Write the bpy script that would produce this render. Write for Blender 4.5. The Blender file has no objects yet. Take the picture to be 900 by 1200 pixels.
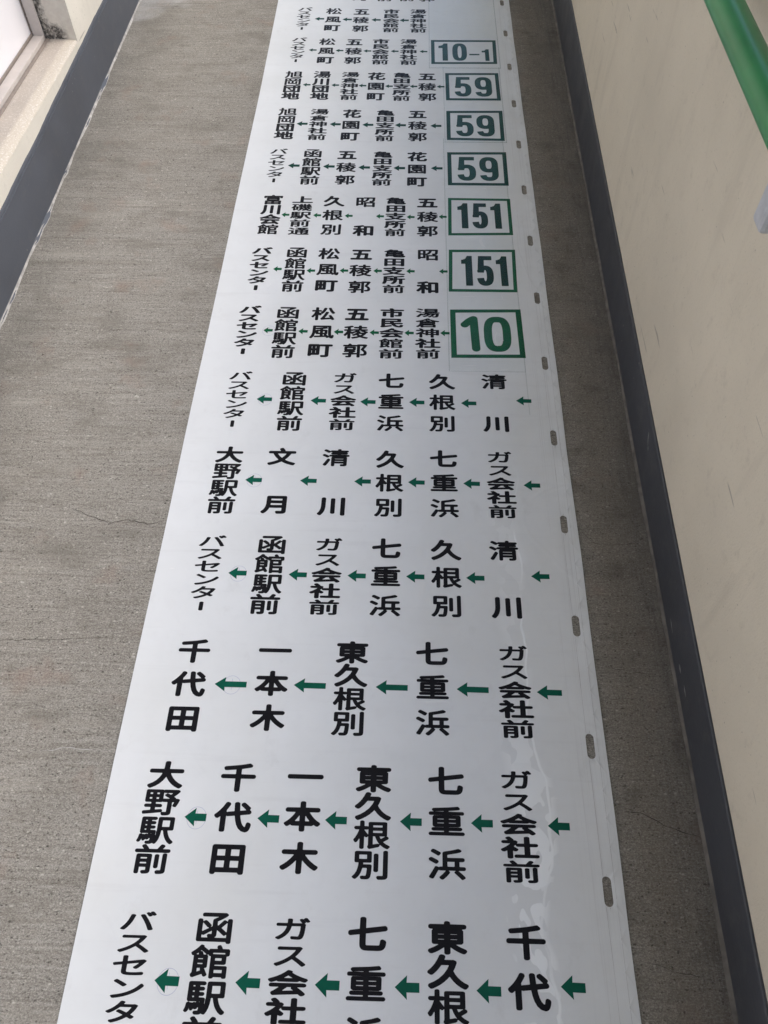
import bpy, bmesh, math, random
import numpy as np
from mathutils import Vector, Matrix, noise
from mathutils.geometry import delaunay_2d_cdt

random.seed(7)
scene = bpy.context.scene
C = scene.collection

# ------------------------------------------------------------------ camera
cam_d = bpy.data.cameras.new("camera")
cam = bpy.data.objects.new("camera", cam_d)
C.objects.link(cam)
scene.camera = cam
# columns: right, up, -forward (world axes)
right = Vector((0.99958, 0.02777, -0.00798))
up = Vector((-0.01849, 0.82706, 0.56181))
back = right.cross(up).normalized()
up = back.cross(right).normalized(); right.normalize()
m = Matrix((right, up, back)).transposed().to_4x4()
m.translation = Vector((0, 0, 1.2767))
cam.matrix_world = m
cam_d.sensor_fit = 'VERTICAL'
cam_d.sensor_height = 24.0
cam_d.lens = 24.0 * 930.0 / 1200.0
cam_d.clip_start = 0.02
cam_d.clip_end = 500

# ------------------------------------------------------------------ light
world = bpy.data.worlds.new("World")
scene.world = world
world.use_nodes = True
wn = world.node_tree
bg = wn.nodes["Background"]
sky = wn.nodes.new("ShaderNodeTexSky")
sky.sky_type = 'NISHITA'
sky.sun_disc = False
SUN_EL, SUN_AZ = 50.0, 78.0           # the open side is to the right (+X)
sky.sun_elevation = math.radians(SUN_EL)
sky.sun_rotation = math.radians(SUN_AZ)
sky.air_density = 1.0
sky.dust_density = 2.2
sky.ozone_density = 1.0
wn.links.new(sky.outputs[0], bg.inputs[0])
bg.inputs[1].default_value = 0.145
sun_d = bpy.data.lights.new("sun", 'SUN')
sun_d.energy = 0.95
sun_d.angle = math.radians(40)
sun_d.color = (1.0, 0.985, 0.965)
sun = bpy.data.objects.new("sun", sun_d)
C.objects.link(sun)
el, az = math.radians(SUN_EL), math.radians(SUN_AZ)
sdir = Vector((math.sin(az) * math.cos(el), math.cos(az) * math.cos(el), math.sin(el)))
sun.rotation_euler = (-sdir).to_track_quat('-Z', 'Y').to_euler()
scene.view_settings.view_transform = 'Standard'
scene.view_settings.look = 'None'
scene.view_settings.exposure = 1.2
scene.view_settings.gamma = 1.0
scene.cycles.max_bounces = 8
scene.cycles.diffuse_bounces = 5
scene.cycles.transparent_max_bounces = 12

# ------------------------------------------------------------------ material helpers
class M:
    """small node-graph builder"""
    def __init__(s, name, rough=0.6, spec=0.4):
        s.m = bpy.data.materials.new(name); s.m.use_nodes = True
        s.t = s.m.node_tree; s.n = s.t.nodes
        s.b = s.n["Principled BSDF"]
        s.b.inputs["Roughness"].default_value = rough
        s.b.inputs["Specular IOR Level"].default_value = spec
        s.tc = s.n.new("ShaderNodeTexCoord")
    def link(s, a, b): s.t.links.new(a, b)
    def val(s, sock, v):
        if hasattr(v, 'is_output') or isinstance(v, bpy.types.NodeSocket): s.link(v, sock)
        else: sock.default_value = v
    def coord(s, scale=(1, 1, 1), loc=(0, 0, 0), src=None, rot=(0, 0, 0)):
        mp = s.n.new("ShaderNodeMapping")
        mp.inputs["Scale"].default_value = scale
        mp.inputs["Location"].default_value = loc
        mp.inputs["Rotation"].default_value = rot
        s.link(src or s.tc.outputs["Object"], mp.inputs[0])
        return mp.outputs[0]
    def noise(s, scale, detail=4, rough=0.5, co=None, dist=0.0):
        k = s.n.new("ShaderNodeTexNoise")
        k.inputs["Scale"].default_value = scale
        k.inputs["Detail"].default_value = detail
        k.inputs["Roughness"].default_value = rough
        k.inputs["Distortion"].default_value = dist
        s.link(co or s.tc.outputs["Object"], k.inputs["Vector"])
        return k.outputs["Fac"]
    def voro(s, scale, co=None, feature='F1', rnd=1.0):
        k = s.n.new("ShaderNodeTexVoronoi")
        k.feature = feature
        k.inputs["Scale"].default_value = scale
        k.inputs["Randomness"].default_value = rnd
        s.link(co or s.tc.outputs["Object"], k.inputs["Vector"])
        return k
    def rng(s, v, a, b, c=0.0, d=1.0, smooth=False):
        k = s.n.new("ShaderNodeMapRange")
        if smooth: k.interpolation_type = 'SMOOTHSTEP'
        s.link(v, k.inputs[0])
        for i, q in zip((1, 2, 3, 4), (a, b, c, d)): k.inputs[i].default_value = q
        return k.outputs[0]
    def math(s, op, a, b=0.0, c=None):
        k = s.n.new("ShaderNodeMath"); k.operation = op
        s.val(k.inputs[0], a); s.val(k.inputs[1], b)
        if c is not None: s.val(k.inputs[2], c)
        return k.outputs[0]
    def mix(s, f, a, b, mode='MIX'):
        k = s.n.new("ShaderNodeMix"); k.data_type = 'RGBA'; k.blend_type = mode
        s.val(k.inputs[0], f)
        for sock, v in ((k.inputs[6], a), (k.inputs[7], b)):
            if isinstance(v, bpy.types.NodeSocket): s.link(v, sock)
            else: sock.default_value = (*v, 1.0)
        return k.outputs[2]
    def xyz(s, src=None):
        k = s.n.new("ShaderNodeSeparateXYZ"); s.link(src or s.tc.outputs["Object"], k.inputs[0]); return k.outputs
    def color(s, v):
        if isinstance(v, bpy.types.NodeSocket): s.link(v, s.b.inputs["Base Color"])
        else: s.b.inputs["Base Color"].default_value = (*v, 1.0)
    def bump(s, h, dist=0.001, strength=1.0, normal=None):
        k = s.n.new("ShaderNodeBump")
        k.inputs["Distance"].default_value = dist
        k.inputs["Strength"].default_value = strength
        s.link(h, k.inputs["Height"])
        if normal: s.link(normal, k.inputs["Normal"])
        s.link(k.outputs[0], s.b.inputs["Normal"])
        return k.outputs[0]
    def rough(s, v): s.link(v, s.b.inputs["Roughness"])

# ---- concrete floor: broomed, pitted, stained
def mat_concrete():
    a = M("broomed_concrete", 0.9, 0.2)
    X = a.xyz()
    big = a.noise(2.2, 5, 0.6)
    mid = a.noise(14.0, 5, 0.65)
    patchy = a.noise(4.0, 3, 0.6, a.coord((1, 2.2, 1), (2, 7, 0)))
    grain = a.noise(1.0, 4, 0.8, a.coord((300.0, 430.0, 300.0)))
    sand = a.noise(1.0, 2, 0.7, a.coord((650.0, 900.0, 650.0)))
    broom = a.noise(1.0, 5, 0.75, a.coord((9.0, 210.0, 30.0)))
    broom2 = a.noise(1.0, 4, 0.7, a.coord((1.6, 60.0, 5.0), (3, 1, 0)))
    trow = a.noise(1.0, 4, 0.65, a.coord((120.0, 5.0, 30.0)))
    pits = a.voro(1.0, co=a.coord((150.0, 230.0, 150.0)))
    pitn = a.noise(90.0, 3, 0.7)
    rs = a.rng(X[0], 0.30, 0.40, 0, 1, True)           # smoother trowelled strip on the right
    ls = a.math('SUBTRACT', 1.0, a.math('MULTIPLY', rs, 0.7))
    c = a.mix(a.rng(big, 0.36, 0.64), (0.250, 0.232, 0.199), (0.303, 0.286, 0.251))
    c = a.mix(a.rng(mid, 0.35, 0.72, 0, 0.6), c, (0.349, 0.328, 0.289))
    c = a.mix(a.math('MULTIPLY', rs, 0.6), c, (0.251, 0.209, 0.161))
    # crosswise broom marks, stronger in some areas than others
    area = a.rng(patchy, 0.35, 0.62, 0.35, 1.0)
    c = a.mix(a.math('MULTIPLY', a.math('MULTIPLY', a.rng(broom, 0.50, 0.34, 0, 0.65), area), ls), c, (0.134, 0.120, 0.100))
    c = a.mix(a.math('MULTIPLY', a.math('MULTIPLY', a.rng(broom, 0.52, 0.66, 0, 0.70), area), ls), c, (0.489, 0.462, 0.421))
    c = a.mix(a.math('MULTIPLY', a.rng(broom2, 0.45, 0.30, 0, 0.45), ls), c, (0.151, 0.135, 0.113))
    tr = a.math('MULTIPLY', a.rng(trow, 0.50, 0.38, 0, 0.7), a.rng(X[0], 0.38, 0.45, 0, 1, True))
    c = a.mix(tr, c, (0.116, 0.102, 0.091))
    # sand grains, light and dark
    c = a.mix(a.rng(grain, 0.50, 0.62, 0.0, 0.72), c, (0.533, 0.503, 0.454))
    c = a.mix(a.rng(grain, 0.48, 0.36, 0.0, 0.70), c, (0.110, 0.099, 0.084))
    c = a.mix(a.rng(sand, 0.50, 0.36, 0.0, 0.7), c, (0.126, 0.114, 0.096))
    ph = a.math('MULTIPLY', a.rng(pits.outputs["Distance"], 0.34, 0.14), a.rng(pitn, 0.47, 0.58))
    c = a.mix(a.math('MULTIPLY', ph, 0.75), c, (0.035, 0.032, 0.028))
    cg = a.noise(1.0, 3, 0.8, a.coord((110.0, 190.0, 110.0), (4, 4, 4)))
    c = a.mix(a.rng(cg, 0.52, 0.68, 0, 0.40), c, (0.438, 0.414, 0.368))
    c = a.mix(a.rng(cg, 0.47, 0.32, 0, 0.45), c, (0.115, 0.106, 0.090))
    # coarser aggregate specks and broad rubbed bands across the walkway
    agg = a.voro(1.0, co=a.coord((95.0, 140.0, 95.0), (3, 3, 3)))
    c = a.mix(a.math('MULTIPLY', a.math('MULTIPLY', a.rng(agg.outputs["Distance"], 0.30, 0.12), a.rng(a.noise(60.0, 3, 0.7, a.coord((1, 1, 1), (7, 7, 7))), 0.52, 0.60)), 0.8), c, (0.558, 0.525, 0.462))
    agg2 = a.voro(1.0, co=a.coord((75.0, 120.0, 75.0), (8, 1, 3)))
    c = a.mix(a.math('MULTIPLY', a.math('MULTIPLY', a.rng(agg2.outputs["Distance"], 0.26, 0.10), a.rng(a.noise(40.0, 3, 0.7, a.coord((1, 1, 1), (1, 7, 5))), 0.53, 0.60)), 0.85), c, (0.04, 0.036, 0.03))
    band = a.noise(1.0, 5, 0.7, a.coord((2.0, 17.0, 2.0), (5, 5, 0)))
    c = a.mix(a.math('MULTIPLY', a.rng(band, 0.54, 0.72, 0, 0.35), ls), c, (0.447, 0.413, 0.352))
    c = a.mix(a.math('MULTIPLY', a.rng(band, 0.46, 0.30, 0, 0.35), ls), c, (0.145, 0.128, 0.101))
    # soft stains
    c = a.mix(a.rng(a.noise(5.5, 6, 0.7, a.coord((1, 1.5, 1), (4, 2, 0))), 0.51, 0.68, 0, 0.50), c, (0.151, 0.137, 0.113))
    c = a.mix(a.rng(a.noise(9.0, 4, 0.6, a.coord((1, 1, 1), (9, 5, 0))), 0.58, 0.74, 0, 0.5), c, (0.279, 0.200, 0.159))
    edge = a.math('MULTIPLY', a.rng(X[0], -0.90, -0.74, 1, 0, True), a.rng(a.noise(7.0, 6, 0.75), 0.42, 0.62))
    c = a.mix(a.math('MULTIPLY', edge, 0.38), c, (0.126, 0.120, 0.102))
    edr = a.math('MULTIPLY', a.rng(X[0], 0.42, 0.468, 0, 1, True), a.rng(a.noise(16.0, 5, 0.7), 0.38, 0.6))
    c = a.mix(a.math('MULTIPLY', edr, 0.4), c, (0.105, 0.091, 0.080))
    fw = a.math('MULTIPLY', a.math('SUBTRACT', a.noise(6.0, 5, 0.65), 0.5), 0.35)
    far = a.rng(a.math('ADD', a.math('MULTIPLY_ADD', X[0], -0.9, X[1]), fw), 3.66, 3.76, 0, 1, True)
    c = a.mix(a.math('MULTIPLY', far, a.rng(mid, 0.3, 0.7, 0.15, 0.5)), c, (0.533, 0.537, 0.533))  # pale glare painted into the far-left floor colour
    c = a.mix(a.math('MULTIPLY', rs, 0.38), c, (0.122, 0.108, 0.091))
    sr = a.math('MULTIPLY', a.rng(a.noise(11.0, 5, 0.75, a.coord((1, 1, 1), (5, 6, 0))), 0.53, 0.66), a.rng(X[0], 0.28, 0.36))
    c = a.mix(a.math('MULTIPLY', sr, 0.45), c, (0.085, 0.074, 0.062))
    a.color(c)
    h = a.math('MULTIPLY_ADD', a.math('MULTIPLY', broom, ls), 0.8, a.math('MULTIPLY_ADD', grain, 0.8, a.math('MULTIPLY', sand, 0.4)))
    h = a.math('SUBTRACT', h, a.math('MULTIPLY', ph, 1.0))
    h = a.math('ADD', h, a.math('MULTIPLY', a.rng(broom2, 0.45, 0.30), -0.5))
    h = a.math('ADD', h, a.math('MULTIPLY', a.math('MULTIPLY', trow, a.rng(X[0], 0.36, 0.44)), 1.0))
    a.bump(h, 0.0014, 0.8)
    return a.m

def mat_wall(name, base, dirt, spec=0.25):
    a = M(name, 0.75, spec)
    X = a.xyz()
    n1 = a.noise(2.6, 4, 0.55)
    n2 = a.noise(30.0, 5, 0.7)
    fine = a.noise(260.0, 3, 0.65)
    c = a.mix(a.rng(n1, 0.35, 0.68), base, [q * 0.86 for q in base])
    c = a.mix(a.rng(fine, 0.56, 0.74, 0, 0.22), c, dirt)
    c = a.mix(a.rng(n2, 0.58, 0.80, 0, 0.35), c, dirt)
    streak = a.noise(1.0, 4, 0.6, a.coord((8, 14.0, 2.2), (2, 0, 1)))
    c = a.mix(a.rng(streak, 0.56, 0.78, 0, 0.30), c, dirt)
    sp = a.voro(55.0)
    spf = a.math('MULTIPLY', a.rng(sp.outputs["Distance"], 0.085, 0.04), a.rng(a.noise(9.0, 2), 0.48, 0.55))
    c = a.mix(a.math('MULTIPLY', spf, 0.55), c, [q * 0.35 for q in dirt])
    # scuffs: rare short dark scratches running with the corridor
    sc = a.noise(1.0, 2, 0.5, a.coord((30, 7.0, 95.0), (1, 3, 2), rot=(0.35, 0, 0)))
    c = a.mix(a.math('MULTIPLY', a.rng(sc, 0.73, 0.77), 0.45), c, [q * 0.3 for q in dirt])
    a.color(c)
    a.bump(a.math('MULTIPLY_ADD', n2, 1.5, fine), 0.0009, 0.7)
    return a.m

def mat_dark_paint(name, col):
    a = M(name, 0.48, 0.4)
    n1 = a.noise(5.0, 5, 0.65)
    n2 = a.noise(1.0, 5, 0.7, a.coord((90.0, 4.0, 90.0)))
    n3 = a.noise(160.0, 4, 0.7)
    c = a.mix(a.rng(n1, 0.3, 0.7), col, [q * 1.35 for q in col])
    c = a.mix(a.rng(n3, 0.62, 0.80, 0, 0.35), c, [q * 2.3 for q in col])
    c = a.mix(a.rng(n2, 0.69, 0.74, 0, 0.5), c, (0.30, 0.29, 0.27))
    spk = a.voro(38.0)
    f = a.math('MULTIPLY', a.rng(spk.outputs["Distance"], 0.10, 0.05), a.rng(a.noise(6.0, 2), 0.52, 0.58))
    c = a.mix(a.math('MULTIPLY', f, 0.5), c, (0.35, 0.33, 0.30))
    dust = a.noise(22.0, 5, 0.7)
    c = a.mix(a.rng(dust, 0.55, 0.8, 0, 0.3), c, (0.16, 0.15, 0.14))
    a.color(c)
    a.rough(a.rng(n1, 0.3, 0.7, 0.40, 0.62))
    a.bump(a.math('MULTIPLY_ADD', n2, 0.8, n3), 0.0006, 0.5)
    return a.m

def sheet_relief(a):
    """slow unevenness of the vinyl, shared by the sheet and everything printed on it"""
    w1 = a.noise(1.0, 3, 0.5, a.coord((7.0, 3.0, 1.0)))
    w2 = a.noise(1.0, 2, 0.5, a.coord((3.0, 26.0, 1.0), (5, 0, 0)))
    k = a.noise(1.0, 1, 0.4, a.coord((4.0, 2.2, 1.0), (6, 6, 0), rot=(0, 0, 0.6)))
    fold = a.rng(a.math('ABSOLUTE', a.math('SUBTRACT', k, 0.52)), 0.0, 0.012, 1, 0, True)
    return a.math('MULTIPLY_ADD', fold, 0.10, a.math('MULTIPLY_ADD', w2, 0.35, w1))

def mat_vinyl():
    a = M("white_vinyl", 0.5, 0.3)
    a.b.inputs["Coat Weight"].default_value = 0.08
    a.b.inputs["Coat Roughness"].default_value = 0.22
    X = a.xyz()
    n1 = a.noise(1.0, 4, 0.55, a.coord((2.4, 5.0, 1.0)))
    n2 = a.noise(40.0, 4, 0.6)
    c = a.mix(a.rng(n1, 0.35, 0.68), (0.735, 0.755, 0.765), (0.69, 0.708, 0.711))
    c = a.mix(a.rng(n2, 0.5, 0.8, 0, 0.18), c, (0.60, 0.60, 0.61))
    sm = a.noise(1.0, 4, 0.65, a.coord((3.0, 46.0, 1.0), (1, 7, 0)))
    c = a.mix(a.rng(sm, 0.58, 0.76, 0, 0.22), c, (0.52, 0.52, 0.53))
    # margin on the sprocket side is greyer with long rubbed lines
    mg = a.rng(X[0], 0.262, 0.30, 0, 1, True)
    ln = a.noise(1.0, 4, 0.7, a.coord((260.0, 2.2, 1.0)))
    c = a.mix(a.math('MULTIPLY', mg, a.rng(ln, 0.54, 0.70, 0, 0.35)), c, (0.42, 0.41, 0.41))
    fl = a.math('MULTIPLY', a.rng(X[0], 0.285, 0.31, 0, 1, True), a.rng(a.noise(9.0, 4), 0.4, 0.7, 0, 0.25))
    c = a.mix(fl, c, (0.50, 0.50, 0.49))
    # scratches
    s1 = a.noise(1.0, 2, 0.5, a.coord((14.0, 120.0, 1.0), (2, 3, 0), rot=(0, 0, 0.35)))
    c = a.mix(a.rng(s1, 0.76, 0.80, 0, 0.5), c, (0.84, 0.84, 0.84))
    yl = a.noise(1.0, 3, 0.6, a.coord((3.5, 1.8, 1.0), (8, 2, 0)))
    c = a.mix(a.rng(yl, 0.52, 0.75, 0, 0.30), c, (0.66, 0.655, 0.60))
    fing = a.noise(1.0, 5, 0.7, a.coord((18.0, 11.0, 1.0), (1, 1, 4)))
    c = a.mix(a.rng(fing, 0.60, 0.78, 0, 0.20), c, (0.42, 0.41, 0.39))
    weave = a.noise(900.0, 1, 0.5)
    # blistered patches where the surface film has let go of the cloth (right-hand columns), their reflections painted in as whitening
    wn_ = a.n.new("ShaderNodeTexNoise"); wn_.inputs["Scale"].default_value = 9.0; wn_.inputs["Detail"].default_value = 3
    a.link(a.tc.outputs["Object"], wn_.inputs["Vector"])
    vm = a.n.new("ShaderNodeVectorMath"); vm.operation = 'MULTIPLY_ADD'
    a.link(wn_.outputs["Color"], vm.inputs[0]); vm.inputs[1].default_value = (0.09, 0.09, 0); a.link(a.tc.outputs["Object"], vm.inputs[2])
    bl = a.noise(1.0, 3, 0.55, a.coord((13.0, 8.0, 1.0), (0.3, 0.9, 0), src=vm.outputs[0]))
    wv = a.math('MULTIPLY', a.math('SUBTRACT', a.noise(5.0, 3), 0.5), 0.10)
    xw = a.math('ADD', X[0], wv)
    reg = a.math('MULTIPLY', a.rng(xw, 0.165, 0.185, 0, 1), a.rng(xw, 0.235, 0.222, 0, 1))
    yreg = a.rng(X[1], 1.02, 0.78, 0, 1, True)
    lines = a.math('ABSOLUTE', a.math('SUBTRACT', a.math('FRACT', a.math('MULTIPLY', bl, 5.0)), 0.5))
    patch = a.math('MULTIPLY', a.math('MULTIPLY', a.rng(lines, 0.24, 0.27, 0, 1), reg), yreg)
    low = a.rng(X[1], 0.55, 0.22, 0.25, 1, True)
    patch = a.math('MULTIPLY', patch, low)
    edgep = a.math('MULTIPLY', a.math('MULTIPLY', a.rng(a.math('ABSOLUTE', a.math('SUBTRACT', xw, 0.222)), 0.0032, 0.0012, 0, 1), a.rng(X[1], 1.0, 0.85, 0, 1, True)), a.rng(a.noise(7.0, 2), 0.36, 0.5))
    lift = a.math('MAXIMUM', patch, edgep)
    c = a.mix(a.math('MULTIPLY', lift, 0.85), c, (0.90, 0.92, 0.92))
    a.color(c)
    a.rough(a.rng(lift, 0, 1, 0.46, 0.16))
    h = a.math('MULTIPLY_ADD', sheet_relief(a), 1.6, a.math('MULTIPLY', weave, 0.03))
    h = a.math('MULTIPLY_ADD', lift, 0.10, h)
    h = a.math('MULTIPLY_ADD', a.math('MULTIPLY', mg, ln), 0.15, h)
    a.bump(h, 0.0016, 0.8)
    return a.m

def mat_ink(name, col, var=1.5, rough=0.42):
    a = M(name, rough, 0.12)
    a.b.inputs["Coat Weight"].default_value = 0.0
    a.b.inputs["Coat Roughness"].default_value = 0.22
    n = a.noise(35.0, 5, 0.65)
    c = a.mix(a.rng(n, 0.35, 0.75), col, [q * var for q in col])
    pin = a.noise(500.0, 2, 0.6)
    c = a.mix(a.rng(pin, 0.74, 0.82, 0, 0.25), c, (0.45, 0.46, 0.47))
    a.color(c)
    a.bump(a.math('MULTIPLY', sheet_relief(a), 1.6), 0.0016, 0.8)
    return a.m

def mat_film():
    a = M("clear_adhesive_film", 0.12, 0.5)
    a.n.remove(a.b)
    out = a.n["Material Output"]
    tr = a.n.new("ShaderNodeBsdfTransparent"); gl = a.n.new("ShaderNodeBsdfGlossy")
    df = a.n.new("ShaderNodeBsdfDiffuse"); df.inputs[0].default_value = (0.62, 0.65, 0.63, 1)
    tr.inputs[0].default_value = (0.985, 0.992, 0.988, 1)
    gl.inputs["Roughness"].default_value = 0.10
    X = a.xyz()
    wr = a.noise(1.0, 5, 0.62, a.coord((26.0, 14.0, 1.0)), dist=1.2)
    bub = a.voro(16.0, co=a.coord((1.3, 1, 1)))
    bb = a.math('MULTIPLY', a.rng(bub.outputs["Distance"], 0.30, 0.15), a.rng(a.noise(6.0, 2), 0.5, 0.58))
    bp = a.n.new("ShaderNodeBump"); bp.inputs["Distance"].default_value = 0.0016
    a.link(a.math('MULTIPLY_ADD', bb, 0.5, wr), bp.inputs["Height"])
    a.link(bp.outputs[0], gl.inputs["Normal"])
    lwt = a.n.new("ShaderNodeLayerWeight"); a.link(bp.outputs[0], lwt.inputs["Normal"])
    refl = a.math('MULTIPLY_ADD', a.math('POWER', lwt.outputs["Facing"], 5.0), 0.25, 0.018)
    m1 = a.n.new("ShaderNodeMixShader"); m2 = a.n.new("ShaderNodeMixShader")
    milky = a.rng(a.noise(1.0, 4, 0.6, a.coord((30.0, 5.0, 1.0))), 0.45, 0.75, 0.0, 0.02)
    a.link(milky, m1.inputs[0]); a.link(tr.outputs[0], m1.inputs[1]); a.link(df.outputs[0], m1.inputs[2])
    a.link(refl, m2.inputs[0]); a.link(m1.outputs[0], m2.inputs[1]); a.link(gl.outputs[0], m2.inputs[2])
    a.link(m2.outputs[0], out.inputs[0])
    return a.m

def mat_plain(name, col, rough=0.5, spec=0.5, nscale=60.0, amt=0.12, bumpd=0.0002, metallic=0.0):
    a = M(name, rough, spec)
    n = a.noise(nscale, 4, 0.6)
    a.color(a.mix(a.rng(n, 0.3, 0.7, 0, 1), [q * (1 - amt) for q in col], [min(1, q * (1 + amt)) for q in col]))
    a.b.inputs["Metallic"].default_value = metallic
    a.bump(n, bumpd, 0.5)
    return a.m

def mat_sill():
    a = M("speckled_sill", 0.7, 0.3)
    n1 = a.noise(7.0, 4, 0.6)
    sp = a.noise(240.0, 2, 0.5)
    c = a.mix(a.rng(n1, 0.35, 0.65), (0.50, 0.44, 0.375), (0.43, 0.38, 0.325))
    X = a.xyz()
    nose = a.rng(X[0], -0.985, -0.970, 0.0, 1.0, True)
    c = a.mix(nose, c, (0.58, 0.52, 0.43))
    c = a.mix(a.math('MULTIPLY', a.rng(sp, 0.55, 0.64), a.math('MULTIPLY_ADD', nose, 0.35, 0.35)), c, (0.76, 0.73, 0.68))
    d = a.noise(300.0, 2, 0.5, a.coord((1, 1, 1), (3, 3, 3)))
    c = a.mix(a.rng(d, 0.66, 0.72, 0, 0.6), c, (0.16, 0.13, 0.11))
    X = a.xyz()
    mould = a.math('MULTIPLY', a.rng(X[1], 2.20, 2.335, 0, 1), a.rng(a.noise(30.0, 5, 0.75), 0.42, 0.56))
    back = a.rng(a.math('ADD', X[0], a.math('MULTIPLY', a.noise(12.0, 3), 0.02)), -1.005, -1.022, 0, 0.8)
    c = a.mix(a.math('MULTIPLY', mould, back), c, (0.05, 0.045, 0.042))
    a.color(c)
    a.bump(sp, 0.0008, 0.6)
    return a.m

def mat_reveal():
    a = M("reveal_plaster", 0.8, 0.25)
    X = a.xyz()
    n = a.noise(60.0, 4, 0.6)
    c = a.mix(a.rng(n, 0.35, 0.7), (0.70, 0.66, 0.58), (0.62, 0.57, 0.50))
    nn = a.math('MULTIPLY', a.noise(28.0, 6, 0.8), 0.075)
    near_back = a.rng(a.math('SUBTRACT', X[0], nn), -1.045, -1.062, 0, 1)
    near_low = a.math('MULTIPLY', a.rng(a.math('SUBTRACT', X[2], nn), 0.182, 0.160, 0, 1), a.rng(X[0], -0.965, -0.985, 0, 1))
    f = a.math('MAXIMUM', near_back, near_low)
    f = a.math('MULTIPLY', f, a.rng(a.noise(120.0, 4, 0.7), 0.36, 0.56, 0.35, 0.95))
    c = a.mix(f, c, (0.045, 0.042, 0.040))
    a.color(c)
    a.bump(n, 0.0006, 0.5)
    return a.m

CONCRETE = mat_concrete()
WALL_L = mat_wall("cream_wall_paint", (0.75, 0.705, 0.61), (0.40, 0.36, 0.30))
WALL_R = mat_wall("cream_parapet_paint", (0.70, 0.63, 0.51), (0.36, 0.31, 0.25))
DARK_L = mat_dark_paint("slate_skirting_paint", (0.074, 0.081, 0.096))
DARK_R = mat_dark_paint("slate_skirting_paint_right", (0.046, 0.049, 0.057))
VINYL = mat_vinyl()
BLACK = mat_ink("black_print", (0.007, 0.007, 0.009), 1.5)
GREEN_ARROW = mat_ink("green_arrow_print", (0.003, 0.085, 0.053), 1.3)
GREEN_BOX = mat_ink("green_box_print", (0.003, 0.090, 0.036), 1.3)
GREEN_DARK = mat_ink("dark_green_print", (0.001, 0.024, 0.016), 1.5)
GREEN_TEAL = mat_ink("teal_green_print", (0.001, 0.042, 0.030), 1.4)
FILM = mat_film()
PENCIL = mat_plain("pencil_line", (0.42, 0.45, 0.58), 0.6)
CREASE = mat_plain("crease_line", (0.36, 0.35, 0.35), 0.6)
FILM_EDGE = mat_film(); FILM_EDGE.name = "film_edge"
for _n in FILM_EDGE.node_tree.nodes:
    if _n.type == "BSDF_TRANSPARENT": _n.inputs[0].default_value = (0.84, 0.86, 0.85, 1)
GLINT = mat_plain("painted_glint", (0.80, 0.81, 0.81), 0.25, 0.5, 30.0, 0.05)  # pale colour standing in for highlights on bubbles and wrinkles in the film
SILL = mat_sill()
REVEAL = mat_reveal()
CRACK = mat_plain("crack_shadow_dirt", (0.06, 0.052, 0.045), 0.95, 0.1)
CHALK = mat_plain("chalk_scrape", (0.47, 0.46, 0.44), 0.95, 0.1)
MORTAR = mat_plain("mortar_bead", (0.40, 0.385, 0.36), 0.9, 0.2, 40.0, 0.35, 0.001)
FRAME = mat_plain("painted_frame", (0.56, 0.51, 0.47), 0.45, 0.5, 14.0, 0.12)
GASKET_AND_SHADE = mat_plain("gasket_and_shade", (0.26, 0.22, 0.19), 0.6)
PANEL = mat_plain("white_door_panel", (0.87, 0.85, 0.86), 0.35, 0.5, 6.0, 0.02)
RAILGREEN = mat_plain("green_plastic_rail", (0.028, 0.24, 0.075), 0.30, 0.5, 9.0, 0.10)
BRACKET = mat_plain("grey_bracket", (0.50, 0.51, 0.54), 0.35, 0.5)
BRASS = mat_plain("brown_rubber_cap", (0.20, 0.15, 0.12), 0.6)
ADDED_ROOF = mat_plain("added_roof_paint", (0.62, 0.61, 0.58), 0.85, 0.2)

# ------------------------------------------------------------------ object helpers
def link_mesh(name, verts, faces, mat, parent=None, smooth=False, **props):
    me = bpy.data.meshes.new(name)
    me.from_pydata([tuple(v) for v in verts], [], faces)
    me.materials.append(mat); me.update()
    if smooth:
        for p in me.polygons: p.use_smooth = True
    o = bpy.data.objects.new(name, me); C.objects.link(o)
    if parent: o.parent = parent
    for k, v in props.items(): o[k] = v
    return o
def empty(name, loc, label, cat, group=None):
    o = bpy.data.objects.new(name, None); o.empty_display_size = 0.1
    C.objects.link(o); o.location = loc
    o["label"] = label; o["category"] = cat
    if group: o["group"] = group
    return o
def box_vf(x0, x1, y0, y1, z0, z1):
    v = [(x0, y0, z0), (x1, y0, z0), (x1, y1, z0), (x0, y1, z0), (x0, y0, z1), (x1, y0, z1), (x1, y1, z1), (x0, y1, z1)]
    f = [(0, 3, 2, 1), (4, 5, 6, 7), (0, 1, 5, 4), (1, 2, 6, 5), (2, 3, 7, 6), (3, 0, 4, 7)]
    return v, f
def bevel_obj(o, w, seg=2):
    md = o.modifiers.new("bevel", 'BEVEL'); md.width = w; md.segments = seg; md.limit_method = 'ANGLE'
    return o
def skin_profile(name, profile, ys, wob, mat, parent, closed=True, smooth=False, **props):
    """loft a profile [(x, z)...] along Y; wob(i, k, y) -> (dx, dz)"""
    V, F = [], []
    n = len(profile)
    for k, y in enumerate(ys):
        for i, (x, z) in enumerate(profile):
            dx, dz = wob(i, k, y)
            V.append((x + dx, y, z + dz))
    for k in range(len(ys) - 1):
        for i in range(n if closed else n - 1):
            j = (i + 1) % n
            F.append((k * n + i, k * n + j, (k + 1) * n + j, (k + 1) * n + i))
    if closed:
        F.append(tuple(range(n - 1, -1, -1))); F.append(tuple((len(ys) - 1) * n + i for i in range(n)))
    o = link_mesh(name, V, F, mat, parent, smooth, **props)
    bm = bmesh.new(); bm.from_mesh(o.data); bmesh.ops.recalc_face_normals(bm, faces=bm.faces); bm.to_mesh(o.data); bm.free()
    return o
def nz(x, y, z=0.0): return noise.noise(Vector((x, y, z)))
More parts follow.
